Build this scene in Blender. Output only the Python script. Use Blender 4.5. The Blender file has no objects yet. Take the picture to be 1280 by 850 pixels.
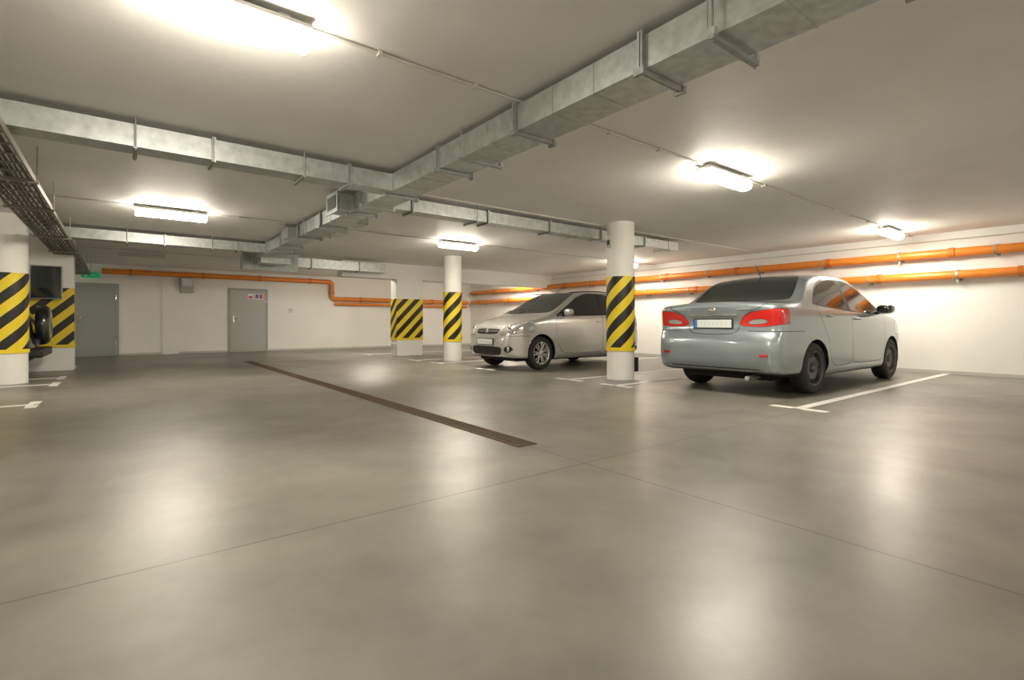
import bpy, math, numpy as np
from mathutils import Vector, Matrix
ZOOM=False
D=bpy.data
scene=bpy.context.scene
H=2.60
# ------------------------------------------------------------------ materials
def newmat(name):
    m=D.materials.new(name); m.use_nodes=True
    nt=m.node_tree; nt.nodes.clear()
    out=nt.nodes.new('ShaderNodeOutputMaterial')
    return m,nt,out
def N(nt,t,**kw):
    n=nt.nodes.new(t)
    for k,v in kw.items(): setattr(n,k,v)
    return n
def rgba(c): return (c[0],c[1],c[2],1)
def principled(nt,col,rough=.5,metal=0,coat=0,spec=.5,emit=None,es=0):
    b=N(nt,'ShaderNodeBsdfPrincipled')
    b.inputs['Base Color'].default_value=rgba(col)
    b.inputs['Roughness'].default_value=rough
    b.inputs['Metallic'].default_value=metal
    b.inputs['Coat Weight'].default_value=coat
    b.inputs['Coat Roughness'].default_value=.05
    b.inputs['Specular IOR Level'].default_value=spec
    if emit:
        b.inputs['Emission Color'].default_value=rgba(emit); b.inputs['Emission Strength'].default_value=es
    return b
def math_(nt,op,a,b=None,c=None):
    n=N(nt,'ShaderNodeMath',operation=op)
    for i,v in enumerate((a,b,c)):
        if v is None: continue
        if isinstance(v,(int,float)): n.inputs[i].default_value=v
        else: nt.links.new(v,n.inputs[i])
    return n.outputs[0]
def simple(name,col,rough=.5,metal=0,coat=0,noise=0,nscale=8,bump=0,bscale=60,spec=.5,emit=None,es=0):
    m,nt,out=newmat(name)
    b=principled(nt,col,rough,metal,coat,spec,emit,es)
    tc=N(nt,'ShaderNodeTexCoord')
    if noise:
        nz=N(nt,'ShaderNodeTexNoise'); nz.inputs['Scale'].default_value=nscale; nz.inputs['Detail'].default_value=6
        nt.links.new(tc.outputs['Object'],nz.inputs['Vector'])
        r=N(nt,'ShaderNodeMapRange'); nt.links.new(nz.outputs[0],r.inputs[0])
        r.inputs[1].default_value=.3; r.inputs[2].default_value=.7
        mx=N(nt,'ShaderNodeMix',data_type='RGBA')
        mx.inputs[6].default_value=rgba([c*(1-noise) for c in col]); mx.inputs[7].default_value=rgba([min(1,c*(1+noise)) for c in col])
        nt.links.new(r.outputs[0],mx.inputs[0]); nt.links.new(mx.outputs[2],b.inputs['Base Color'])
    if bump:
        nb=N(nt,'ShaderNodeTexNoise'); nb.inputs['Scale'].default_value=bscale; nb.inputs['Detail'].default_value=4
        nt.links.new(tc.outputs['Object'],nb.inputs['Vector'])
        bp=N(nt,'ShaderNodeBump'); bp.inputs['Strength'].default_value=bump; bp.inputs['Distance'].default_value=.02
        nt.links.new(nb.outputs[0],bp.inputs['Height']); nt.links.new(bp.outputs[0],b.inputs['Normal'])
    nt.links.new(b.outputs[0],out.inputs[0])
    return m
M={}
M['wall']=simple('wall_paint',(.86,.85,.82),.75,noise=.02,nscale=1.5,bump=.06,bscale=30)
M['ceil']=simple('ceiling_plaster',(.83,.82,.79),.6,noise=.035,nscale=1.6,bump=.2,bscale=6)
M['galv']=simple('galvanised_steel',(.56,.59,.58),.42,.7,noise=.16,nscale=14)
M['galvd']=simple('galvanised_flange',(.38,.40,.39),.5,.7,noise=.15,nscale=20)
M['orange']=simple('orange_pvc',(.74,.235,.03),.35,noise=.05)
M['orangeD']=simple('orange_pvc_socket',(.58,.17,.025),.4)
M['conduit']=simple('conduit_pvc',(.66,.64,.58),.5)
M['white']=simple('white_paint_line',(.76,.75,.71),.5,noise=.08,nscale=10)
M['colw']=simple('column_paint',(.85,.84,.80),.65,noise=.03,nscale=3,bump=.05)
M['black']=simple('black_plastic',(.015,.015,.016),.45)
M['rubber']=simple('tyre_rubber',(.018,.018,.018),.75,bump=.2,bscale=60)
M['yellow']=simple('yellow_band',(.85,.64,.02),.45)
M['chrome']=simple('chrome',(.8,.8,.8),.12,1)
M['alloy']=simple('alloy_silver',(.55,.55,.54),.3,.8)
M['steelblk']=simple('steel_wheel_dark',(.08,.08,.082),.4,.5)
M['door']=simple('door_grey',(.42,.43,.41),.45,noise=.03)
M['doord']=simple('door_dark_grey',(.30,.32,.30),.4,noise=.03)
M['frame']=simple('door_frame_grey',(.34,.35,.34),.45)
M['green']=simple('exit_green',(.0,.28,.12),.4,emit=(.0,.5,.2),es=.25)
M['signw']=simple('sign_white',(.8,.8,.8),.4)
M['signr']=simple('sign_red',(.6,.04,.03),.4)
M['signb']=simple('sign_blue',(.04,.15,.5),.4)
M['rust']=simple('drain_rust',(.10,.065,.04),.7,.2,noise=.3,nscale=30)
M['drainb']=simple('drain_dark',(.03,.022,.016),.9)
M['cable']=simple('cable_grey',(.13,.12,.10),.6)
M['tray']=simple('tray_steel',(.30,.28,.24),.5,.6)
M['mirror']=simple('dark_glass',(.02,.025,.03),.08,.0,coat=1)
M['boxgrey']=simple('box_grey',(.55,.54,.50),.5)
M['redlens']=simple('red_lens',(.45,.01,.01),.15,coat=1)
M['tinted']=simple('dark_liner',(.008,.008,.008),.9)
M['base']=simple('skirting_grey',(.55,.54,.51),.6)
M['plastic']=simple('luminaire_body',(.75,.75,.72),.4)
M['off']=simple('luminaire_diffuser_off',(.6,.6,.56),.3)
def emis(name,col,s):
    m,nt,out=newmat(name); e=N(nt,'ShaderNodeEmission'); e.inputs[0].default_value=rgba(col); e.inputs[1].default_value=s
    nt.links.new(e.outputs[0],out.inputs[0]); return m
LC=(1,.91,.755)
M['lamp']=emis('luminaire_diffuser_lit',LC,175)
M['lampside']=emis('luminaire_diffuser_side_lit',LC,60)

def mat_plate():
    m,nt,out=newmat('number_plate_face')
    b=principled(nt,(.75,.77,.70),.35)
    tc=N(nt,'ShaderNodeTexCoord'); sp=N(nt,'ShaderNodeSeparateXYZ'); nt.links.new(tc.outputs['Generated'],sp.inputs[0])
    f=math_(nt,'FRACT',math_(nt,'MULTIPLY',sp.outputs[1],9.0))
    a=math_(nt,'LESS_THAN',f,.5)
    z1=math_(nt,'GREATER_THAN',sp.outputs[2],.25); z2=math_(nt,'LESS_THAN',sp.outputs[2],.75)
    g=math_(nt,'MULTIPLY',math_(nt,'MULTIPLY',a,z1),math_(nt,'MULTIPLY',z2,.12))
    mx=N(nt,'ShaderNodeMix',data_type='RGBA'); mx.inputs[6].default_value=(.66,.71,.68,1); mx.inputs[7].default_value=(.1,.1,.1,1)
    nt.links.new(g,mx.inputs[0]); nt.links.new(mx.outputs[2],b.inputs['Base Color'])
    nt.links.new(b.outputs[0],out.inputs[0]); return m
M['plate']=mat_plate()

def mat_stripes(name,mode,R=.235,p=.3691,off=0.0):
    m,nt,out=newmat(name)
    b=principled(nt,(.8,.6,.02),.4)
    tc=N(nt,'ShaderNodeTexCoord'); sp=N(nt,'ShaderNodeSeparateXYZ'); nt.links.new(tc.outputs['Object'],sp.inputs[0])
    x,y,z=sp.outputs
    if mode=='round':
        u=math_(nt,'MULTIPLY',math_(nt,'ARCTAN2',y,x),R)
    else:
        u=math_(nt,'SUBTRACT',x,y)
    s=math_(nt,'ADD',math_(nt,'DIVIDE',math_(nt,'SUBTRACT',z,u),p),off+20)
    f=math_(nt,'LESS_THAN',math_(nt,'FRACT',s),.5)
    mx=N(nt,'ShaderNodeMix',data_type='RGBA'); mx.inputs[6].default_value=(.85,.64,.02,1); mx.inputs[7].default_value=(.012,.012,.012,1)
    nt.links.new(f,mx.inputs[0]); nt.links.new(mx.outputs[2],b.inputs['Base Color'])
    nt.links.new(b.outputs[0],out.inputs[0]); return m
M['strR']=mat_stripes('hazard_stripes_round','round',.235,2*math.pi*.235/4)
M['strB']=mat_stripes('hazard_stripes_flat','flat',p=.36)

def mat_floor():
    m,nt,out=newmat('polished_concrete')
    b=principled(nt,(.2,.2,.18),.25)
    tc=N(nt,'ShaderNodeTexCoord')
    mp=N(nt,'ShaderNodeMapping'); nt.links.new(tc.outputs['Object'],mp.inputs[0]); mp.inputs['Location'].default_value=(3.7,11.3,5.37)
    mp.inputs['Rotation'].default_value=(.35,.22,.4)
    v=mp.outputs[0]
    def noise(sc,det=6,rough=.55):
        n=N(nt,'ShaderNodeTexNoise'); n.inputs['Scale'].default_value=sc; n.inputs['Detail'].default_value=det
        n.inputs['Roughness'].default_value=rough
        nt.links.new(v,n.inputs['Vector']); return n.outputs[0]
    n1=noise(.75,5,.55); n2=noise(3.2,5,.6); n4=noise(.9,6,.65)
    mixn=math_(nt,'ADD',math_(nt,'MULTIPLY',n1,.6),math_(nt,'MULTIPLY',n2,.4))
    t=N(nt,'ShaderNodeMapRange',clamp=True); nt.links.new(mixn,t.inputs[0]); t.inputs[1].default_value=0.2; t.inputs[2].default_value=.8
    c=N(nt,'ShaderNodeMix',data_type='RGBA'); nt.links.new(t.outputs[0],c.inputs[0])
    c.inputs[6].default_value=(.085,.081,.066,1); c.inputs[7].default_value=(.285,.275,.235,1)
    sp=N(nt,'ShaderNodeSeparateXYZ'); nt.links.new(tc.outputs['Object'],sp.inputs[0])
    def line(o,val,w=.006):
        return math_(nt,'LESS_THAN',math_(nt,'ABSOLUTE',math_(nt,'SUBTRACT',o,val)),w)
    g=line(sp.outputs[1],2.36)
    for o,val in ((sp.outputs[0],2.44),(sp.outputs[1],7.75),(sp.outputs[1],13.2),(sp.outputs[1],-3.0),(sp.outputs[0],-2.9)):
        g=math_(nt,'MAXIMUM',g,line(o,val))
    mx=N(nt,'ShaderNodeMix',data_type='RGBA'); nt.links.new(c.outputs[2],mx.inputs[6]); mx.inputs[7].default_value=(.07,.055,.04,1)
    nt.links.new(math_(nt,'MULTIPLY',g,.8),mx.inputs[0])
    nt.links.new(mx.outputs[2],b.inputs['Base Color'])
    r=N(nt,'ShaderNodeMapRange',clamp=True); nt.links.new(n4,r.inputs[0])
    for k,q in zip((1,2,3,4),(.25,.75,.29,.45)): r.inputs[k].default_value=q
    nt.links.new(r.outputs[0],b.inputs['Roughness'])
    b.inputs['Specular IOR Level'].default_value=.62
    nt.links.new(b.outputs[0],out.inputs[0]); return m
M['floor']=mat_floor()

# ------------------------------------------------------------------ mesh builder
import bmesh
class MB:
    def __init__(s): s.v=[];s.f=[];s.m=[];s.sm=[];s.mats=[]
    def mi(s,mat):
        if mat not in s.mats: s.mats.append(mat)
        return s.mats.index(mat)
    def add(s,vs,fs,mat,smooth=False):
        o=len(s.v); k=s.mi(mat); s.v+=[tuple(q) for q in vs]
        for f in fs: s.f.append(tuple(i+o for i in f)); s.m.append(k); s.sm.append(smooth)
    def box(s,x0,x1,y0,y1,z0,z1,mat,bev=0,M_=None):
        if bev<=0:
            vs=[(x,y,z) for x in(x0,x1) for y in(y0,y1) for z in(z0,z1)]
            fs=[(0,1,3,2),(4,6,7,5),(0,4,5,1),(2,3,7,6),(0,2,6,4),(1,5,7,3)]
            if M_: vs=[M_@Vector(q) for q in vs]
            s.add(vs,fs,mat); return
        bm=bmesh.new(); bmesh.ops.create_cube(bm,size=1)
        for q in bm.verts: q.co=Vector(((x0+x1)/2+q.co.x*(x1-x0),(y0+y1)/2+q.co.y*(y1-y0),(z0+z1)/2+q.co.z*(z1-z0)))
        bmesh.ops.bevel(bm,geom=list(bm.edges),offset=bev,segments=3,affect='EDGES',profile=.5)
        bm.verts.index_update()
        vs=[q.co.copy() for q in bm.verts]; fs=[[q.index for q in f.verts] for f in bm.faces]
        bm.free()
        if M_: vs=[M_@q for q in vs]
        s.add(vs,fs,mat,False)
    def tube(s,pts,r,mat,n=16,cap=True,smooth=True):
        pts=[Vector(p) for p in pts]; rings=[]; up=None
        for i,p in enumerate(pts):
            a=pts[max(0,i-1)]; b=pts[min(len(pts)-1,i+1)]
            t=(b-a).normalized()
            if up is None:
                up=Vector((0,0,1)) if abs(t.z)<.9 else Vector((1,0,0))
            u=(up-t*up.dot(t)).normalized(); w=t.cross(u); up=u
            rr=r[i] if isinstance(r,(list,tuple)) else r
            rings.append([p+u*rr*math.cos(2*math.pi*k/n)+w*rr*math.sin(2*math.pi*k/n) for k in range(n)])
        vs=[q for R in rings for q in R]; fs=[]
        for i in range(len(rings)-1):
            for k in range(n):
                fs.append((i*n+k,i*n+(k+1)%n,(i+1)*n+(k+1)%n,(i+1)*n+k))
        s.add(vs,fs,mat,smooth)
        if cap:
            s.add(rings[0],[tuple(range(n-1,-1,-1))],mat); s.add(rings[-1],[tuple(range(n))],mat)
    def revolve(s,prof,mat,M_,n=48,smooth=True):
        vs=[];fs=[]
        for k in range(n):
            a=2*math.pi*k/n
            for r,h in prof: vs.append(M_@Vector((r*math.cos(a),h,r*math.sin(a))))
        m=len(prof)
        for k in range(n):
            for j in range(m-1):
                fs.append((k*m+j,k*m+j+1,((k+1)%n)*m+j+1,((k+1)%n)*m+j))
        s.add(vs,fs,mat,smooth)
    def ellipsoid(s,c,r,mat,nu=20,nv=12,pw=1.0):
        vs=[];fs=[]
        def sg(v): return math.copysign(abs(v)**pw,v)
        for i in range(nv+1):
            t=math.pi*i/nv
            for k in range(nu):
                a=2*math.pi*k/nu
                vs.append((c[0]+r[0]*sg(math.sin(t))*sg(math.cos(a)),c[1]+r[1]*sg(math.sin(t))*sg(math.sin(a)),c[2]+r[2]*sg(math.cos(t))))
        for i in range(nv):
            for k in range(nu): fs.append((i*nu+k,(i+1)*nu+k,(i+1)*nu+(k+1)%nu,i*nu+(k+1)%nu))
        s.add(vs,fs,mat,True)
    def obj(s,name,loc=(0,0,0),rot=0,parent=None):
        me=D.meshes.new(name); me.from_pydata(s.v,[],s.f)
        for m in s.mats: me.materials.append(M[m] if isinstance(m,str) else m)
        me.polygons.foreach_set('material_index',s.m); me.polygons.foreach_set('use_smooth',s.sm)
        me.update()
        o=D.objects.new(name,me); scene.collection.objects.link(o)
        o.location=loc; o.rotation_euler=(0,0,rot)
        if parent: o.parent=parent
        return o
def empty(name,loc,rot=0):
    e=D.objects.new(name,None); scene.collection.objects.link(e); e.location=loc; e.rotation_euler=(0,0,rot); e.empty_display_size=.3
    return e

# ------------------------------------------------------------------ room shell
X0,X1,Y0,Y1=-7.0,12.0,-6.0,18.4
def boxobj(name,a,mat):
    b=MB(); b.box(*a,mat); return b.obj(name)
boxobj('floor',(X0-.2,X1+.2,Y0-.2,Y1+.2,-.1,0),'floor')
boxobj('ceiling',(X0-.2,X1+.2,Y0-.2,Y1+.2,H,H+.12),'ceil')
boxobj('wall_right',(X1,X1+.2,Y0,Y1,0,H),'wall')
boxobj('wall_left',(X0-.2,X0,Y0,Y1,0,H),'wall')
boxobj('wall_back',(X0-.2,X1+.2,Y1,Y1+.2,0,H),'wall')
boxobj('trim_2',(1.0,1.42,Y1-.05,Y1,0,H),'wall')
boxobj('wall_front',(X0-.2,X1+.2,Y0-.2,Y0,0,H),'wall')
boxobj('baseboard_right',(X1-.012,X1,Y0,Y1,0,.06),'base')
b=MB()
for a,c in ((X0,-1.06),(-.02,1.0),(1.42,2.75),(3.91,X1-.012)): b.box(a,c,Y1-.012,Y1,0,.06,'base')
b.obj('baseboard_back')
boxobj('trim_1',(4.6,X1,13.2,13.6,2.17,H),'wall')   # dropped concrete beam

def door(name,x0,x1,z1,mat,signs=False):
    e=empty(name,((x0+x1)/2,Y1,0)); w=(x1-x0)/2
    b=MB()
    b.box(-w-.06,-w,-.04,0,0,z1+.06,'frame'); b.box(w,w+.06,-.04,0,0,z1+.06,'frame'); b.box(-w,w,-.04,0,z1,z1+.06,'frame')
    b.obj('door_frame',parent=e)
    b=MB(); b.box(-w+.004,w-.004,-.028,0,.008,z1-.004,mat,.004)
    b.obj('door_leaf',parent=e)
    b=MB(); hx=-w+.09
    b.box(hx-.02,hx+.02,-.036,-.028,.95,1.17,'chrome',.003)
    b.tube([(hx,-.03,1.08),(hx,-.08,1.08),(hx+.12,-.08,1.08)],.01,'chrome',10)
    b.box(w-.01,w+.0,-.045,-.028,.3,.42,'chrome'); b.box(w-.01,w,-.045,-.028,1.6,1.72,'chrome')
    b.obj('door_handle',parent=e)
    if signs:
        b=MB()
        b.box(-.02,.14,-.034,-.028,1.72,1.90,'signw'); b.box(0,.12,-.037,-.034,1.74,1.82,'signr')
        b.box(.18,.44,-.034,-.028,1.72,1.90,'signw'); b.box(.2,.30,-.037,-.034,1.74,1.88,'signb'); b.box(.32,.42,-.037,-.034,1.74,1.88,'signr')
        b.obj('door_signs',parent=e)
door('door_1',-1.0,-.08,2.0,'doord')
door('door_2',2.81,3.85,2.0,'door',True)
b=MB(); b.box(-.85,-.45,Y1-.07,Y1,2.20,2.36,'green',.01); b.box(-.78,-.71,Y1-.074,Y1-.07,2.23,2.33,'signw')
b.add([(-.65,Y1-.073,2.27),(-.53,Y1-.073,2.27),(-.53,Y1-.073,2.29),(-.65,Y1-.073,2.29)],[(0,1,2,3)],'signw'); b.obj('exit_sign')
b=MB(); b.box(1.46,1.80,Y1-.2,Y1-.003,1.86,2.30,'boxgrey',.02); b.box(1.50,1.76,Y1-.21,Y1-.2,2.08,2.27,'signw')
for i in range(4): b.box(1.5,1.76,Y1-.212,Y1-.2,1.89+i*.04,1.91+i*.04,'frame')
b.obj('electrical_cabinet')
b=MB(); b.box(4.6,4.72,Y1-.06,Y1,1.3,1.45,'signw',.01); b.box(4.62,4.70,Y1-.065,Y1-.06,1.34,1.41,'boxgrey'); b.obj('light_switch')

# ------------------------------------------------------------------ columns
def column(cx,cy,off=0):
    e=empty('striped_column',(cx,cy,0),off)
    b=MB(); n=48; R=.225
    b.tube([(0,0,0),(0,0,H)],R,'colw',n); b.obj('column_shaft',parent=e)
    b=MB(); b.tube([(0,0,.52),(0,0,1.70)],.235,'strR',n); b.obj('hazard_wrap',parent=e)
    b=MB(); b.tube([(0,0,.47),(0,0,.53)],.24,'yellow',n); b.obj('yellow_band',parent=e)
    return e
c1=column(6.63,5.58)
b=MB(); b.box(.17,.26,-.17,-.09,.12,.36,'black',.01); b.obj('corner_box',parent=c1)
b=MB(); b.box(-.25,-.2,.0,.09,2.18,2.34,'boxgrey',.008); b.box(-.255,-.25,.02,.07,2.22,2.30,'black'); b.obj('sensor_box',parent=c1)
column(6.6,10.94,.5); column(-1.36,10.94,.9)
def pillar(x0,x1,y0,y1,top):
    cx,cy=(x0+x1)/2,(y0+y1)/2; w,d=(x1-x0)/2,(y1-y0)/2
    e=empty('striped_pillar',(cx,cy,0))
    b=MB(); b.box(-w,w,-d,d,0,top,'colw',.012); b.obj('pillar_shaft',parent=e)
    b=MB(); b.box(-w-.01,w+.01,-d-.01,d+.01,.50,1.62,'strB',.008); b.obj('hazard_wrap',parent=e)
    b=MB(); b.box(-w-.014,w+.014,-d-.014,d+.014,.45,.51,'yellow',.008); b.obj('yellow_band',parent=e)
    return e
p1=pillar(6.15,6.95,13.2,13.6,2.17)
b=MB(); b.box(-.5,-.4,-.15,.0,.18,.36,'boxgrey',.01); b.obj('socket_box',parent=p1)
pillar(-1.5,-.72,13.2,13.6,H)
e=empty('parking_mirror',(-1.105,13.05,1.71))
b=MB(); b.box(-.235,.235,-.05,0,-.32,.32,'frame',.02); b.box(-.215,.215,-.056,-.05,-.30,.30,'mirror',.005); b.obj('mirror_panel',parent=e)
b=MB(); b.tube([(0,0,0),(0,.14,0)],.03,'frame'); b.box(-.08,.08,.125,.138,-.08,.08,'frame'); b.obj('mirror_bracket',parent=e)

# ------------------------------------------------------------------ ducts
def duct_y(b,x0,x1,z0,z1,y0,y1,step=1.15,fl=.03):
    b.box(x0,x1,y0,y1,z0,z1,'galv')
    y=y0+.4
    while y<y1:
        b.box(x0-fl,x1+fl,y-.018,y-.003,z0-fl,z1+.02,'galvd'); b.box(x0-fl,x1+fl,y+.003,y+.018,z0-fl,z1+.02,'galv')
        for sx in (x0-fl,x1+fl): b.box(sx-.012,sx+.012,y-.035,y+.035,z0-fl-.012,z0-fl+.03,'galvd')
        if y+step<y1:
            for q in (.33,.66): b.box(x0-.004,x1+.004,y+step*q-.006,y+step*q+.006,z0-.004,z1,'galv')
        y+=step
def duct_x(b,y0,y1,z0,z1,x0,x1,step=1.2,fl=.025):
    b.box(x0,x1,y0,y1,z0,z1,'galv')
    x=x0+.35
    while x<x1:
        if not -1.15<x<-.5:
            b.box(x-.016,x-.002,y0-fl,y1+fl,z0-fl,z1+.015,'galvd'); b.box(x+.002,x+.016,y0-fl,y1+fl,z0-fl,z1+.015,'galv')
        x+=step
def xhang(b,xs,y0,y1,z):
    for x in xs:
        b.box(x-.015,x+.015,y0-.06,y1+.06,z-.03,z-.012,'galvd')
        for y in (y0-.045,y1+.045): b.tube([(x,y,z-.04),(x,y,H)],.006,'galvd',8)
b=MB()
duct_y(b,2.33,2.66,2.36,2.55,-5.5,12.6)
for y in (-3.2,-1.0,1.35,3.65,5.9,8.3,10.6,12.2):
    b.box(2.27,2.72,y-.015,y+.015,2.315,2.333,'galvd')
    for x in (2.285,2.705): b.tube([(x,y,2.30),(x,y,H)],.006,'galvd',8); b.box(x-.015,x+.015,y-.02,y+.02,2.333,2.37,'galv')
b.box(2.12,2.33,6.25,6.6,2.34,2.54,'galv'); b.box(2.11,2.12,6.22,6.63,2.31,2.57,'galvd'); b.box(2.105,2.11,6.27,6.58,2.36,2.52,'black')
b.box(2.66,2.95,8.2,8.55,2.38,2.53,'galv'); b.box(2.2,2.33,8.9,9.3,2.36,2.53,'galv')
b.box(2.66,2.9,7.2,7.6,2.38,2.53,'galv')
b.box(2.2,3.3,12.6,13.1,2.18,2.52,'galv'); b.box(2.16,3.34,12.57,12.6,2.14,2.55,'galvd')
b.box(2.4,3.0,11.9,12.3,2.24,2.36,'galv')
b.obj('ventilation_duct')
b=MB(); duct_x(b,5.1,5.34,2.36,2.54,-6.9,2.325); xhang(b,(-3.0,.1,1.4),5.1,5.34,2.36); b.obj('ventilation_duct')
b=MB(); duct_x(b,6.0,6.25,2.39,2.55,2.665,8.9); xhang(b,(4,6.0,8.5),6.0,6.25,2.39); b.obj('ventilation_duct')
b=MB(); duct_x(b,11.2,11.45,2.37,2.54,-6.9,2.325); xhang(b,(-3.0,.1,1.4),11.2,11.45,2.37); b.obj('ventilation_duct')
b=MB(); duct_x(b,12.72,12.98,2.28,2.5,3.345,5.6); b.obj('ventilation_duct')

# cable tray
b=MB(); zt=2.26; xa,xb_=-1.0,-.64
b.box(xa-.01,xa+.005,1.0,18.2,zt,zt+.055,'tray'); b.box(xb_-.005,xb_+.01,1.0,18.2,zt,zt+.055,'tray')
y=1.05
while y<18.2: b.box(xa,xb_,y,y+.03,zt,zt+.012,'tray'); y+=.3
for i,(x,r) in enumerate(((-.96,.014),(-.925,.012),(-.88,.016),(-.83,.013),(-.79,.015),(-.75,.012),(-.71,.010),(-.90,.012),(-.81,.012),(-.68,.012))):
    pts=[(x+.008*math.sin(j*1.7+i),1+j*.86,zt+.013+r+(.022 if i in (7,8) else 0)) for j in range(21)]
    b.tube(pts,r,'cable',8)
for y in (2.5,4.5,6.5,8.0,10.5,12.5,15.5,17.5):
    b.box(-1.04,-.60,y-.02,y+.02,zt-.02,zt-.001,'tray')
    for x in (-1.025,-.615): b.tube([(x,y,zt-.03),(x,y,H)],.006,'galvd',8)
b.obj('cable_tray')

# ------------------------------------------------------------------ lamps + conduits
LL=.86
def lamp(x,y,lit=True,L=LL):
    e=empty('ceiling_lamp',(x,y,0))
    b=MB(); b.box(-L/2-.01,L/2+.01,-.09,.09,H-.06,H-.03,'plastic',.01)
    for s in (-1,1): b.box(s*L*.35-.03,s*L*.35+.03,-.05,.05,H-.03,H,'plastic')
    b.obj('lamp_housing',parent=e)
    b=MB(); sec=[(-.075,H-.06),(-.085,H-.09),(-.07,H-.13),(-.035,H-.15),(.035,H-.15),(.07,H-.13),(.085,H-.09),(.075,H-.06)]
    n=len(sec)
    vs=[(-L/2,a,c) for a,c in sec]+[(L/2,a,c) for a,c in sec]
    fs=[(i,i+1,n+i+1,n+i) for i in range(n-1)]
    b.add(vs,fs[2:5],'lamp' if lit else 'off')
    b.add(vs,fs[:2]+fs[5:]+[tuple(range(n-1,-1,-1)),tuple(range(n,2*n))],'lampside' if lit else 'off')
    b.obj('lamp_diffuser',parent=e)
rows={2.95:[-4.5,.40,5.25,10.75],8.85:[-4.6,.60,5.48,10.7],14.45:[-4.8,5.95,11.1],-2.9:[-4.8,.3,5.2,10.6]}
for y,xs in rows.items():
    for x in xs: lamp(x,y)
lamp(.4,14.45,False)
hl=LL/2+.03
for y,xs in rows.items():
    xs2=sorted(xs+([.4] if y==14.45 else [])); prev=X0+.02
    b=MB()
    for x in xs2+[X1+hl-.02]:
        b.tube([(prev,y,H-.014),(x-hl,y,H-.014)],.011,'conduit',10)
        k=prev+.4
        while k<x-.8: b.box(k-.012,k+.012,y-.022,y+.022,H-.03,H,'conduit'); k+=.7
        prev=x+hl
    b.obj('cable_conduit')
b=MB(); b.tube([(2.9,5.85,H-.014),(11.9,5.85,H-.014)],.012,'conduit',10); b.obj('cable_conduit')

# ------------------------------------------------------------------ pipes
def arc(c,a,bb,r,n=8):
    a=Vector(a);bb=Vector(bb);c=Vector(c); o=c+a*r+bb*r
    return [o-bb*r*math.cos(t)-a*r*math.sin(t) for t in [math.pi/2*i/n for i in range(n+1)]]
R=.078; xw=11.86; yb=18.26
b=MB()
b.tube([(xw,-5.9,2.20),(xw,18.1,2.20)],R,'orange',20)
b.tube([(xw,-5.9,1.80),(xw,18.1,1.80)],R,'orange',20)
for z,y0 in ((2.2,0.3),(1.8,-.6)):
    y=y0-4
    while y<17.8:
        b.tube([(xw,y,z),(xw,y+.09,z)],R+.014,'orangeD',20); y+=2.0
for z,off in ((2.2,0),(1.8,.5)):
    y=-5+off
    while y<18:
        b.tube([(xw,y,z),(xw,y+.03,z)],R+.008,'galvd',20)
        b.box(xw+.06,X1-.013,y,y+.03,z-.02,z+.02,'galvd'); b.box(X1-.013,X1-.001,y-.03,y+.06,z-.1,z+.1,'galvd')
        b.box(xw-.012,xw+.012,y,y+.03,z-.135,z-.08,'galvd')
        y+=1.35
b.obj('orange_pipe')
b=MB()
pts=[Vector((11.75,yb,1.80))]+arc((6.0,yb,1.80),(1,0,0),(0,0,1),.12)
pts+=arc((6.0,yb,2.40),(0,0,-1),(-1,0,0),.12)+[Vector((-.4,yb,2.40))]
b.tube(pts,R,'orange',20)
b.tube([(6.1,yb,1.62),(11.7,yb,1.62)],.05,'orange',16)
for x in (0.2,2.0,3.6,5.2): b.tube([(x,yb,2.40),(x+.08,yb,2.40)],R+.014,'orangeD',20); b.box(x,x+.03,yb+.05,Y1-.055,2.38,2.42,'galvd')
for x in (7,8.5,10): b.tube([(x,yb,1.8),(x+.08,yb,1.8)],R+.014,'orangeD',20)
b.tube([(6.0,yb,1.98),(6.0,yb,2.06)],R+.014,'orangeD',20)
b.obj('orange_pipe')
b=MB(); b.tube([(X1-.02,-5.9,2.46),(X1-.02,18.3,2.46)],.012,'conduit',8); b.obj('cable_conduit')

# ------------------------------------------------------------------ floor marks
def tline(y,xs,xe,bar=.29):
    b=MB(); w=.05; z=.004
    a,c=sorted((xs,xe)); b.box(a,c,y-w,y+w,0,z,'white')
    b.box(xs-.05,xs+.05,y-bar,y-w,0,z,'white'); b.box(xs-.05,xs+.05,y+w,y+bar,0,z,'white')
    b.obj('parking_line')
for y in (2.44,5.0,6.0,8.4,10.4,11.5,14.6,-.1,-2.6): tline(y,5.84,11.98)
for y in (7.9,10.35,11.5,2.9,14.2): tline(y,-.78,-6.9)
b=MB(); y0,y1=2.96,13.6; x=2.45
b.box(x-.085,x+.085,y0,y1,0,.002,'drainb')
b.box(x-.09,x-.07,y0,y1,0,.006,'rust'); b.box(x+.07,x+.09,y0,y1,0,.006,'rust')
y=y0
while y<y1-.02: b.box(x-.07,x+.07,y,y+.022,.0,.005,'rust'); y+=.045
b.obj('floor_drain')

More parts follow.
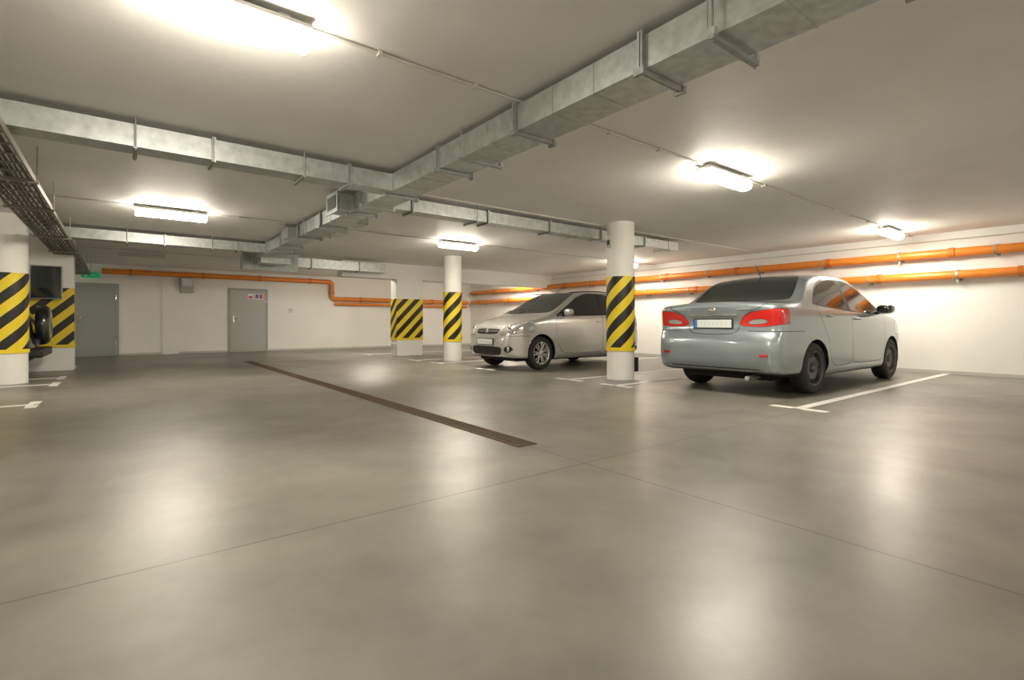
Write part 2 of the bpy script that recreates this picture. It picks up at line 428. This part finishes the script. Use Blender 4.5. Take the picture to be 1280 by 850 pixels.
# ------------------------------------------------------------------ cars
def chaikin(p,n=2):
    p=np.array(p,float)
    for _ in range(n):
        q=np.roll(p,-1,0)
        a=.75*p+.25*q; c=.25*p+.75*q
        r=np.empty((len(p)*2,2)); r[0::2]=a; r[1::2]=c
        p=r
    return p
def rnd(p,r=.05):
    """round polygon corners with a limited radius"""
    p=np.array(p,float); out=[]
    for i in range(len(p)):
        a=p[i-1]; v=p[i]; c=p[(i+1)%len(p)]
        for t,s in ((a,0),(c,1)):
            d=t-v; l=np.hypot(*d); k=min(r,.45*l)/max(l,1e-9)
            out.append(v+d*k)
    return chaikin(out,1)
def sdf(P,poly):
    poly=np.array(poly,float); d=np.full(len(P),1e9); ins=np.zeros(len(P),bool)
    for i in range(len(poly)):
        a=poly[i]; c=poly[(i+1)%len(poly)]; e=c-a; w=P-a
        t=np.clip((w@e)/max(e@e,1e-12),0,1); q=w-t[:,None]*e
        d=np.minimum(d,(q**2).sum(1))
        cond=(a[1]>P[:,1])!=(c[1]>P[:,1])
        xx=a[0]+(P[:,1]-a[1])*(e[0])/(e[1] if e[1]!=0 else 1e-12)
        ins^=cond&(P[:,0]<xx)
    d=np.sqrt(d); d[ins]*=-1; return d
class Grid:
    def __init__(s,poly,x0,x1,y0,y1,h=.01):
        s.x0,s.y0,s.h=x0,y0,h; s.nx=int((x1-x0)/h)+2; s.ny=int((y1-y0)/h)+2
        gx,gy=np.meshgrid(x0+np.arange(s.nx)*h,y0+np.arange(s.ny)*h,indexing='ij')
        s.g=sdf(np.stack([gx.ravel(),gy.ravel()],1),poly).reshape(s.nx,s.ny)
    def __call__(s,x,y):
        fx=np.clip((x-s.x0)/s.h,0,s.nx-1.001); fy=np.clip((y-s.y0)/s.h,0,s.ny-1.001)
        i=fx.astype(int); j=fy.astype(int); u=fx-i; v=fy-j; g=s.g
        return g[i,j]*(1-u)*(1-v)+g[i+1,j]*u*(1-v)+g[i,j+1]*(1-u)*v+g[i+1,j+1]*u*v
def smax(a,b,k):
    h=np.maximum(k-np.abs(a-b),0)/k
    return np.maximum(a,b)+h*h*k*.25

def car_material(name,col,metal=.65):
    m,nt,out=newmat(name)
    paint=principled(nt,col,.30,metal,coat=1)
    glass=principled(nt,(.02,.023,.023),.04,0,coat=0,spec=.8)
    black=principled(nt,(.014,.014,.014),.5)
    red=principled(nt,(.55,.012,.008),.15,coat=1,emit=(.5,.01,.005),es=.12)
    clear=principled(nt,(.62,.62,.60),.12,.6,coat=1)
    def attr(n):
        a=N(nt,'ShaderNodeAttribute'); a.attribute_name=n; return a.outputs['Fac']
    cur=paint.outputs[0]
    def over(cur,sh,fac):
        mx=N(nt,'ShaderNodeMixShader'); nt.links.new(fac,mx.inputs[0]); nt.links.new(cur,mx.inputs[1]); nt.links.new(sh.outputs[0],mx.inputs[2]); return mx.outputs[0]
    for n in ('l1','l2','l3','l4'):
        cur=over(cur,black,math_(nt,'LESS_THAN',math_(nt,'ABSOLUTE',attr(n)),.004))
    cur=over(cur,black,math_(nt,'LESS_THAN',attr('m_black'),0))
    cur=over(cur,black,math_(nt,'LESS_THAN',attr('m_glass'),.012))
    cur=over(cur,glass,math_(nt,'LESS_THAN',attr('m_glass'),0))
    cur=over(cur,black,math_(nt,'LESS_THAN',attr('m_red'),.006))
    cur=over(cur,red,math_(nt,'LESS_THAN',attr('m_red'),0))
    cur=over(cur,black,math_(nt,'LESS_THAN',attr('m_clear'),.006))
    cur=over(cur,clear,math_(nt,'LESS_THAN',attr('m_clear'),0))
    nt.links.new(cur,out.inputs[0]); return m

def wheel(name,T,r,w,parent,style):
    b=MB()
    rr=r*.66
    prof=[(rr,-w/2),(r*.86,-w/2-.004),(r*.95,-w/2+.008),(r-.004,-w/2+.03),(r,-w/4),(r,w/4),(r-.004,w/2-.03),(r*.95,w/2-.008),(r*.86,w/2+.004),(rr+.004,w/2),(rr-.01,w/2-.012)]
    b.revolve(prof,'rubber',T)
    rm='alloy' if style=='alloy' else 'steelblk'
    b.revolve([(rr,-w/2),(rr-.012,-w/2+.03),(rr-.03,0),(rr-.02,w/2-.03),(rr,w/2-.004),(rr+.004,w/2+.002),(rr-.006,w/2+.002),(rr-.016,w/2-.012)],rm,T)
    b.revolve([(0.001,-.02),(rr-.02,-.02)],'tinted',T)
    b.revolve([(0.001,w/2-.012),(.03,w/2-.012),(.055,w/2-.02),(.062,w/2-.05),(.07,.0)],rm,T,24)
    if style=='alloy':
        ns=7
        for k in range(ns):
            for dd in (-.16,.16):
                a=2*math.pi*k/ns
                p0=Vector((.05*math.cos(a+dd),w/2-.03,.05*math.sin(a+dd))); p1=Vector(((rr-.012)*math.cos(a+dd),w/2-.02,(rr-.012)*math.sin(a+dd)))
                b.tube([T@p0,T@((p0+p1)/2+Vector((0,.012,0))),T@p1],.014,rm,8)
    else:
        b.revolve([(.06,w/2-.045),(.12,w/2-.025),(rr-.05,w/2-.03),(rr-.015,w/2-.06)],rm,T)
        for k in range(10):
            a=2*math.pi*k/10; c=Vector(((rr-.055)*math.cos(a),w/2-.026,(rr-.055)*math.sin(a)))
            b.tube([T@c,T@(c+Vector((0,.004,0)))],.018,'tinted',10)
    return b.obj(name,parent=parent)

def build_car(name,S,loc,rot,col,q=1.0,scale=(1,1,1)):
    e=empty(name,loc,rot); e.scale=scale
    L=S['L']; zs=S['zs']; Hc=S['H']; zc=.62
    side=Grid(chaikin(S['profile'],2),-.3,L+.3,-.1,Hc+.3)
    pl=[(a,c) for a,c in S['plan']]; poly=pl+[(a,-c) for a,c in reversed(pl)]
    plan=Grid(chaikin(poly,2),-.3,L+.3,-.1,1.3)
    tz=np.array([a for a,_ in S['T']]); tw=np.array([c for _,c in S['T']])
    zz=np.linspace(0,2,401); ww=np.interp(zz,tz,tw); kern=np.exp(-.5*(np.arange(-12,13)/4.0)**2); kern/=kern.sum()
    wp=np.pad(ww,12,mode='edge'); ww=np.convolve(wp,kern,'valid')
    def f(x,y,z):
        ay=np.abs(y); xc=L/2; u=np.clip((z-.9)/.3,0,1)
        xe=x+np.tanh((x-xc)*2)*(.05+.07*u)*ay*ay
        ze=z+np.clip((z-.5)/.3,0,1)*.06*ay*ay
        zb=z-S['beltrise']*(xc-x)
        d3=ay-np.interp(zb,zz,ww)
        return smax(smax(side(xe,ze),plan(x,ay),.09),d3,.055)
    nphi=int(300*q); nt_=int(80*q); dx=.016/q
    ar,af=S['ar'],S['af']
    phi=np.arange(nphi)/nphi*2*math.pi
    th=(np.arange(1,nt_)/nt_)*math.pi/2
    rows=[]
    for t in th: rows.append((ar,-math.cos(t),math.sin(t)))
    for x in np.arange(ar,L-af+1e-6,dx): rows.append((x,0,1))
    for t in th[::-1]: rows.append((L-af,math.cos(t),math.sin(t)))
    rows=[(ar,-1,0)]+rows+[(L-af,1,0)]
    rr=np.array(rows); n=len(rr)
    ox=np.repeat(rr[:,0],nphi); dxr=np.repeat(rr[:,1],nphi); s_=np.repeat(rr[:,2],nphi)
    ph=np.tile(phi,n); dy=s_*np.cos(ph); dz=s_*np.sin(ph)
    lo=np.zeros(len(ox)); hi=np.full(len(ox),2.2)
    for _ in range(20):
        mid=(lo+hi)/2; v=f(ox+dxr*mid,dy*mid,zc+dz*mid); ins=v<0
        lo=np.where(ins,mid,lo); hi=np.where(ins,hi,mid)
    X=ox+dxr*lo; Y=dy*lo; Z=zc+dz*lo
    AY=np.abs(Y)
    att={}
    def mask(polys,dim,cond,r=.05):
        P=np.stack([X,Z],1) if dim=='side' else np.stack([AY,Z],1)
        d=np.full(len(X),9.)
        for p in polys: d=np.minimum(d,sdf(P,rnd(p,r)))
        return np.maximum(d,cond)
    g=mask(S['win'],'side',.42-AY)
    g=np.minimum(g,mask([S['screen']],'rear',S['screen_x']-X)); g=np.minimum(g,mask([S['rearwin']],'rear',X-S['rear_x']))
    att['m_glass']=g
    bl=mask(S['bside'],'side',.42-AY)
    if S['bfront']: bl=np.minimum(bl,mask(S['bfront'],'rear',(L-.7)-X))
    if S['brear']: bl=np.minimum(bl,mask(S['brear'],'rear',X-.6))
    att['m_black']=bl
    att['m_red']=mask(S['red'],'rear',X-S['red_x'],.03)
    c=mask(S['head'],'rear',(L-S['head_x'])-X,.03)
    if S['rev']: c=np.minimum(c,mask(S['rev'],'rear',X-.4,.03))
    att['m_clear']=c
    def line(polys,dim,reg):
        P=np.stack([X,Z],1) if dim=='side' else np.stack([AY,Z],1)
        d=sdf(P,rnd(polys,.09)); return np.where(reg,d,d*200+np.sign(d)*.5)
    att['l1']=line(S['door1'],'side',AY>.5); att['l2']=line(S['door2'],'side',AY>.5)
    att['l3']=line(S['trunk'],'rear',X<S['trunk_x'])
    d=np.where(X<L/2,Z-S['bump_r'],Z-S['bump_f'])
    reg=((X<S['ra']-.3)|(X>S['fa']+.3))&(AY>.45)
    att['l4']=np.where(reg,d,np.sign(d)*5)
    Zs=Z*zs
    I=np.arange(n-1)[:,None]*nphi; J=np.arange(nphi)[None,:]; J2=(J+1)%nphi
    F=np.stack([(I+J),(I+J2),(I+nphi+J2),(I+nphi+J)],-1).reshape(-1,4)
    wr=S['wr']; Ra=S['Ra']; V=np.stack([X,Y,Zs],1)
    kill=np.zeros(len(F),bool)
    for ax in (S['ra'],S['fa']):
        dd=np.hypot(V[:,0]-ax,V[:,2]-wr*1.02); inn=(dd<Ra)&(AY>.5)
        kf=inn[F].all(1); kill|=kf
        keep=F[~kf]
        vs=np.unique(keep[inn[keep]])
        vs=vs[AY[vs]>.6]
        if len(vs):
            s=Ra/np.maximum(dd[vs],.05); s=np.clip(s,1,1.25)
            V[vs,0]=ax+(V[vs,0]-ax)*s; V[vs,2]=wr*1.02+(V[vs,2]-wr*1.02)*s
    F=F[~kill][:,::-1]
    me=D.meshes.new('car_body'); me.from_pydata(V.tolist(),[],F.tolist())
    me.polygons.foreach_set('use_smooth',[True]*len(me.polygons))
    for k,a in att.items():
        t=me.attributes.new(k,'FLOAT','POINT'); t.data.foreach_set('value',a.astype(np.float32))
    me.materials.append(car_material(name+'_paint',col)); me.update()
    bm=bmesh.new(); bm.from_mesh(me)
    ends=[v for v in bm.verts if v.index<nphi or v.index>=(n-1)*nphi]
    bmesh.ops.remove_doubles(bm,verts=ends,dist=1e-5)
    loose=[v for v in bm.verts if not v.link_faces]; bmesh.ops.delete(bm,geom=loose,context='VERTS')
    bm.to_mesh(me); bm.free()
    o=D.objects.new('body',me); scene.collection.objects.link(o); o.parent=e
    def sy(x,z):
        lo,hi=0,1.2
        for _ in range(25):
            m_=(lo+hi)/2
            if f(np.array([x]),np.array([m_]),np.array([z]))[0]<0: lo=m_
            else: hi=m_
        return lo
    def ex(y,z,front):
        lo,hi=(L-af,L+.3) if front else (ar,-.3)
        for _ in range(25):
            m_=(lo+hi)/2
            if f(np.array([m_]),np.array([y]),np.array([z]))[0]<0: lo=m_
            else: hi=m_
        return lo
    W=.20; half=S['half']
    for i,(ax,s) in enumerate(((S['ra'],1),(S['ra'],-1),(S['fa'],1),(S['fa'],-1))):
        T=Matrix.Translation((ax,s*(half-.035-W/2),wr)) @ (Matrix.Identity(4) if s>0 else Matrix.Rotation(math.pi,4,'Z'))
        wheel('wheel_%d'%(i+1),T,wr,W,e,S['style'])
    b=MB()
    for ax in (S['ra'],S['fa']):
        for s in (-1,1):
            vs=[];fs=[];nn=28
            for k in range(nn+1):
                a=-.35+(math.pi+.7)*k/nn
                zz_=wr*1.02+Ra*math.sin(a); xx=ax+Ra*math.cos(a)
                yo=sy(xx,max(zz_,.24*zs)/zs)-.012
                vs+=[(ax+(Ra+.004)*math.cos(a),s*.45,zz_),(ax+(Ra+.004)*math.cos(a),s*yo,zz_)]
            for k in range(nn): fs.append((2*k,2*k+1,2*k+3,2*k+2))
            b.add(vs,fs,'tinted')
            ring=[(ax+(Ra+.004)*math.cos(-.35+(math.pi+.7)*k/nn),s*.45,wr*1.02+Ra*math.sin(-.35+(math.pi+.7)*k/nn)) for k in range(nn+1)]
            b.add(ring,[tuple(range(nn+1))],'tinted')
    b.box(.35,L-.35,-.6,.6,.17*zs,.24*zs,'tinted')
    b.obj('wheel_wells',parent=e)
    pm2=simple(name+'_trim_paint',col,.30,.65,coat=1)
    b=MB()
    for s in (-1,1):
        for hx,hz in S['handles']:
            y=sy(hx,hz); y2=sy(hx-.16,hz)
            b.tube([(hx,s*(y-.005),hz*zs),(hx-.02,s*(y+.028),hz*zs),(hx-.13,s*(y2+.028),hz*zs+.004),(hx-.16,s*(y2-.005),hz*zs+.004)],[.01,.013,.013,.01],pm2,10)
    b.obj('door_handles',parent=e)
    b=MB(); mx,mz=S['mirror']
    for s in (-1,1):
        y=sy(mx,mz-.04)
        b.ellipsoid((mx,s*(y+.13),(mz+.03)*zs),(.07,.115,.075),pm2,24,14,.8)
        b.ellipsoid((mx-.05,s*(y+.13),(mz+.03)*zs),(.026,.098,.06),'mirror',24,14,.7)
        b.tube([(mx+.01,s*(y-.02),(mz-.03)*zs),(mx+.01,s*(y+.08),(mz)*zs)],.028,'black',10)
    b.obj('side_mirrors',parent=e)
    xb=min(ex(.0,S['plate_r']-.05,False),ex(0,S['plate_r']+.05,False),ex(.2,S['plate_r'],False))
    b=MB()
    b.box(xb-.012,xb+.03,-.27,.27,(S['plate_r'])*zs-.065,(S['plate_r'])*zs+.065,'black',.004)
    b.obj('rear_plate_frame',parent=e)
    b=MB(); b.box(xb-.016,xb-.01,-.255,.255,S['plate_r']*zs-.052,S['plate_r']*zs+.052,'plate'); b.obj('rear_plate',parent=e)
    b=MB(); b.box(xb-.0175,xb-.012,.215,.255,S['plate_r']*zs-.05,S['plate_r']*zs+.05,'signb'); b.obj('rear_plate_band',parent=e)
    xf=max(ex(0,S['plate_f'],True),ex(.2,S['plate_f'],True),ex(0,S['plate_f']+.05,True))
    b=MB(); b.box(xf-.03,xf+.012,-.27,.27,S['plate_f']*zs-.065,S['plate_f']*zs+.065,'black',.004); b.obj('front_plate_frame',parent=e)
    b=MB(); b.box(xf+.01,xf+.016,-.255,.255,S['plate_f']*zs-.052,S['plate_f']*zs+.052,'plate'); b.obj('front_plate',parent=e)
    S['extra'](e,S,sy,ex,pm2,zs)
    return e

def sedan_extra(e,S,sy,ex,pm,zs):
    b=MB()
    zz=.925; pts=[]
    for i in range(13):
        y=-.33+.055*i; pts.append((ex(y,zz,False)-.008,y,zz*zs))
    b.tube(pts,.012,'chrome',10)
    x=ex(0,.985,False); b.ellipsoid((x-.006,0,.985*zs),(.01,.05,.034),'chrome',20,10)
    for y in (-.42,.40):
        x=ex(y,.99,False); b.box(x-.008,x+.01,y-.09,y+.09,.985*zs,.998*zs,'chrome',.002)
    b.obj('chrome_trim',parent=e)
    b=MB()
    for s in (-1,1):
        x=ex(s*.66,.47,False); b.box(x-.01,x+.02,s*.66-.05,s*.66+.05,.455*zs,.485*zs,'redlens',.006)
    b.obj('bumper_reflectors',parent=e)
    b=MB(); b.tube([(.55,.0-.45,.24),(.06,-.45,.235)],.028,'alloy',16); b.obj('exhaust_pipe',parent=e)
    b=MB(); b.tube([(1.28,0,1.42*zs),(1.12,0,1.60*zs)],[.006,.003],'black',8); b.obj('antenna',parent=e)
    b=MB()
    pts=[(ex(y,.31,False)-.004,y,.31*zs) for y in np.linspace(-.6,.6,15)]; b.tube(pts,.007,'black',8); b.obj('bumper_crease',parent=e)
def hatch_extra(e,S,sy,ex,pm,zs):
    L=S['L']; b=MB()
    for zz,w in ((.745,.36),):
        pts=[(ex(y,zz,True)+.006,y,zz*zs) for y in np.linspace(-w,w,15)]; b.tube(pts,.012,'chrome',10)
    x=ex(0,.745,True); b.ellipsoid((x+.014,0,.745*zs),(.012,.055,.05),'chrome',20,10)
    x=ex(0,.98,False); b.ellipsoid((x-.006,0,.98),(.01,.05,.04),'chrome',20,10)
    b.obj('chrome_trim',parent=e)
    b=MB()
    for s in (-1,1):
        x=ex(s*.62,.41,True)
        b.revolve([(.001,.0),(.045,.0),(.055,-.01)],'alloy',Matrix.Translation((x+.004,s*.62,.41))@Matrix.Rotation(-math.pi/2,4,'Z'),24)
        x=ex(s*.60,.80,True); b.ellipsoid((x-.012,s*.60,.80),(.02,.05,.05),'chrome',20,12)
    b.obj('fog_lamps',parent=e)
    b=MB()
    for y0,y1 in ((-.1,.45),(-.6,-.12)):
        b.tube([(3.12,y0,1.105),(2.98,(y0+y1)/2,1.19),(2.93,y1,1.20)],.008,'black',8)
    b.obj('wipers',parent=e)
    b=MB()
    for s in (-1,1):
        pts=[(x,s*.57,1.545+.045*math.sin(math.pi*(x-.5)/1.7)) for x in np.linspace(.5,2.2,12)]
        b.tube(pts,.012,'black',8)
    b.obj('roof_rails',parent=e)
    b=MB(); b.tube([(2.05,0,1.57),(1.8,0,1.75)],[.006,.003],'black',8); b.obj('antenna',parent=e)
def suv_extra(e,S,sy,ex,pm,zs):
    T=Matrix.Translation((-.06,0,.90))@Matrix.Rotation(math.pi/2,4,'Z')
    b=MB(); b.revolve([(.001,.10),(.25,.10),(.31,.085),(.34,.04),(.34,-.08),(.001,-.09)],pm,T); b.revolve([(.20,.102),(.22,.106),(.24,.102)],'alloy',T); b.obj('spare_wheel_cover',parent=e)
    b=MB(); b.box(-.12,.1,-.75,.75,.36,.50,'black',.03); b.obj('rear_bumper',parent=e)

T1=[(.1,.80),(.2,.82),(.3,.862),(.45,.878),(.60,.882),(.75,.872),(.88,.862),(.95,.845),(1.0,.815),(1.2,.735),(1.42,.635),(1.6,.55),(2,.4)]
sedan=dict(L=4.6,H=1.48,zs=1.12,half=.885,
 profile=[(.12,.25),(.03,.34),(-.01,.48),(-.01,.62),(.03,.70),(.075,.76),(.075,.88),(.045,.98),(.03,1.05),(.09,1.085),(.3,1.095),(.52,1.105),(.64,1.14),(.85,1.28),(1.06,1.405),(1.4,1.465),(1.8,1.485),(2.3,1.48),(2.65,1.44),(2.95,1.30),(3.3,1.12),(3.55,1.02),(3.8,.985),(4.15,.91),(4.4,.80),(4.54,.66),(4.60,.50),(4.60,.36),(4.52,.24),(4.2,.2),(3.2,.19),(1.4,.19),(.5,.22)],
 plan=[(-.01,0),(-.01,.42),(.0,.66),(.04,.79),(.18,.85),(.5,.875),(1.0,.885),(2.3,.888),(3.5,.885),(4.0,.86),(4.3,.78),(4.48,.62),(4.58,.35),(4.6,0)],
 T=T1,beltrise=.018,ar=.55,af=.8,
 win=[[(1.0,1.065),(1.06,1.13),(1.25,1.27),(1.5,1.35),(1.8,1.385),(2.05,1.388),(2.05,1.0)],[(2.15,.995),(2.15,1.388),(2.45,1.375),(2.75,1.29),(3.08,1.12),(3.28,.985),(3.2,.97)]],
 bside=[[(.95,1.05),(1.25,1.30),(1.5,1.375),(2.2,1.41),(2.5,1.39),(3.1,1.12),(3.3,.96),(2.15,.98)]],
 screen=[(-.3,1.03),(.66,1.04),(.70,1.10),(.58,1.37),(.52,1.40),(-.3,1.42)],screen_x=2.45,
 rearwin=[(-.3,1.115),(.64,1.115),(.66,1.14),(.575,1.38),(.50,1.415),(-.3,1.425)],rear_x=1.45,
 bfront=[[(-.3,.60),(.3,.61),(.34,.70),(-.3,.71)],[(-.3,.28),(.45,.28),(.5,.4),(-.3,.42)]],
 brear=[[(-.3,.20),(.95,.20),(.95,.275),(-.3,.275)]],
 red=[[(.35,.80),(.37,.87),(.44,.93),(.56,.965),(.80,.99),(1.0,.99),(1.0,.87),(.84,.82),(.62,.79)]],red_x=.28,
 head=[[(.45,.66),(.5,.78),(.8,.86),(.98,.86),(.98,.70),(.6,.62)]],head_x=.75,
 rev=[[(.43,.82),(.60,.82),(.70,.84),(.66,.875),(.50,.87)]],
 door1=[(2.10,1.43),(2.10,.30),(3.22,.30),(3.30,.38),(3.38,.62),(3.36,1.0),(2.8,1.36),(2.5,1.41)],
 door2=[(1.42,.30),(2.10,.30),(2.10,1.43),(1.6,1.40),(1.2,1.28),(1.02,1.02),(1.14,.84),(1.27,.72),(1.35,.55)],
 trunk=[(-.5,.70),(.33,.70),(.345,.80),(.37,.88),(.46,.955),(.70,1.03),(.72,1.3),(-.5,1.4)],trunk_x=.58,bump_r=.74,bump_f=.62,
 ra=.95,fa=3.70,wr=.338,Ra=.375,style='steel',
 handles=[(2.35,.885),(1.42,.92)],mirror=(3.08,1.0),plate_r=.825,plate_f=.5,extra=sedan_extra)
T2=[(.1,.78),(.2,.81),(.3,.85),(.45,.862),(.62,.865),(.80,.858),(.95,.845),(1.03,.82),(1.1,.79),(1.3,.72),(1.52,.63),(1.7,.54),(2,.4)]
hatch=dict(L=4.1,H=1.6,zs=1.0,half=.862,
 profile=[(.12,.26),(.02,.36),(-.01,.5),(-.01,.68),(.04,.76),(.07,.9),(.09,1.05),(.20,1.30),(.30,1.50),(.45,1.575),(.9,1.605),(1.5,1.61),(1.95,1.585),(2.25,1.50),(2.7,1.28),(3.08,1.10),(3.3,1.05),(3.65,.985),(3.9,.88),(4.02,.76),(4.07,.64),(4.11,.50),(4.11,.38),(4.04,.26),(3.8,.21),(3.0,.2),(1.2,.2),(.4,.22)],
 plan=[(-.01,0),(-.01,.42),(.0,.60),(.06,.74),(.2,.81),(.5,.85),(1.0,.862),(2.0,.866),(3.1,.862),(3.5,.85),(3.8,.80),(3.98,.68),(4.08,.44),(4.11,0)],
 T=T2,beltrise=.02,ar=.5,af=.75,
 win=[[(.50,1.17),(.55,1.40),(.72,1.475),(.78,1.475),(.78,1.14)],[(.84,1.12),(.84,1.48),(1.4,1.515),(1.4,1.09)],[(1.49,1.085),(1.49,1.515),(1.8,1.50),(2.1,1.42),(2.42,1.24),(2.42,1.07)],[(2.47,1.07),(2.47,1.215),(2.80,1.055)]],
 bside=[[(.45,1.14),(.55,1.45),(1.4,1.54),(1.8,1.525),(2.12,1.44),(2.9,1.04),(1.4,1.07)]],
 screen=[(-.3,1.11),(.66,1.12),(.70,1.17),(.585,1.50),(.52,1.53),(-.3,1.55)],screen_x=2.05,
 rearwin=[(-.3,1.13),(.60,1.13),(.62,1.2),(.52,1.46),(.46,1.50),(-.3,1.51)],rear_x=.42,
 bfront=[[(-.3,.69),(.30,.69),(.38,.73),(.40,.80),(-.3,.80)],[(-.3,.28),(.42,.28),(.50,.36),(.48,.46),(-.3,.46)],[(.54,.34),(.70,.35),(.72,.47),(.55,.47)],[(-.3,.18),(.9,.18),(.9,.25),(-.3,.25)]],
 brear=[[(-.3,.2),(.9,.2),(.9,.40),(-.3,.40)]],
 red=[[(.60,.85),(.58,1.1),(.66,1.16),(1.0,1.16),(1.0,.85)]],red_x=.22,
 head=[[(.40,.70),(.46,.83),(.60,.90),(.82,.975),(1.0,.98),(1.0,.80),(.70,.70),(.5,.675)]],head_x=.62,rev=None,
 door1=[(1.45,1.54),(1.45,.30),(2.68,.30),(2.80,.42),(2.87,.62),(2.88,1.02),(2.1,1.46),(1.8,1.53)],
 door2=[(1.12,.30),(1.45,.30),(1.45,1.54),(.82,1.52),(.80,1.1),(.95,.8),(1.08,.6)],
 trunk=[(-.5,.72),(.58,.72),(.60,1.15),(.56,1.52),(-.5,1.56)],trunk_x=.35,bump_r=.72,bump_f=.66,
 ra=.75,fa=3.28,wr=.325,Ra=.365,style='alloy',
 handles=[(1.66,.93),(1.02,.96)],mirror=(2.62,1.09),plate_r=.60,plate_f=.545,extra=hatch_extra)
build_car('sedan_car',sedan,(6.18,3.69,0),0,(.34,.395,.42),scale=(1.095,1.04,1.0))
build_car('hatchback_car',hatch,(9.78,8.42,0),math.pi,(.58,.575,.55),scale=(.965,1.03,1.03))
h2=dict(hatch); h2['red_x']=-9; h2['extra']=suv_extra
build_car('suv_car',h2,(-1.12,12.05,0),math.pi,(.03,.032,.034),.6)

# ------------------------------------------------------------------ world + camera
w=D.worlds.new('world'); scene.world=w; w.use_nodes=True
w.node_tree.nodes['Background'].inputs[0].default_value=(1,.95,.85,1); w.node_tree.nodes['Background'].inputs[1].default_value=.02
cam=D.cameras.new('camera'); co=D.objects.new('camera',cam); scene.collection.objects.link(co)
cam.sensor_width=36; cam.sensor_fit='HORIZONTAL'; cam.lens=36*632/1280; cam.shift_y=-21/1280; cam.clip_start=.05
if ZOOM:
    k=2.2; cam.lens*=k; cam.shift_x=(860-640)/1280*k; cam.shift_y=-.02
co.location=(0,0,.93); co.rotation_euler=(math.pi/2,0,-math.radians(37.8))
scene.camera=co
scene.view_settings.view_transform='Standard'
scene.view_settings.look='None'
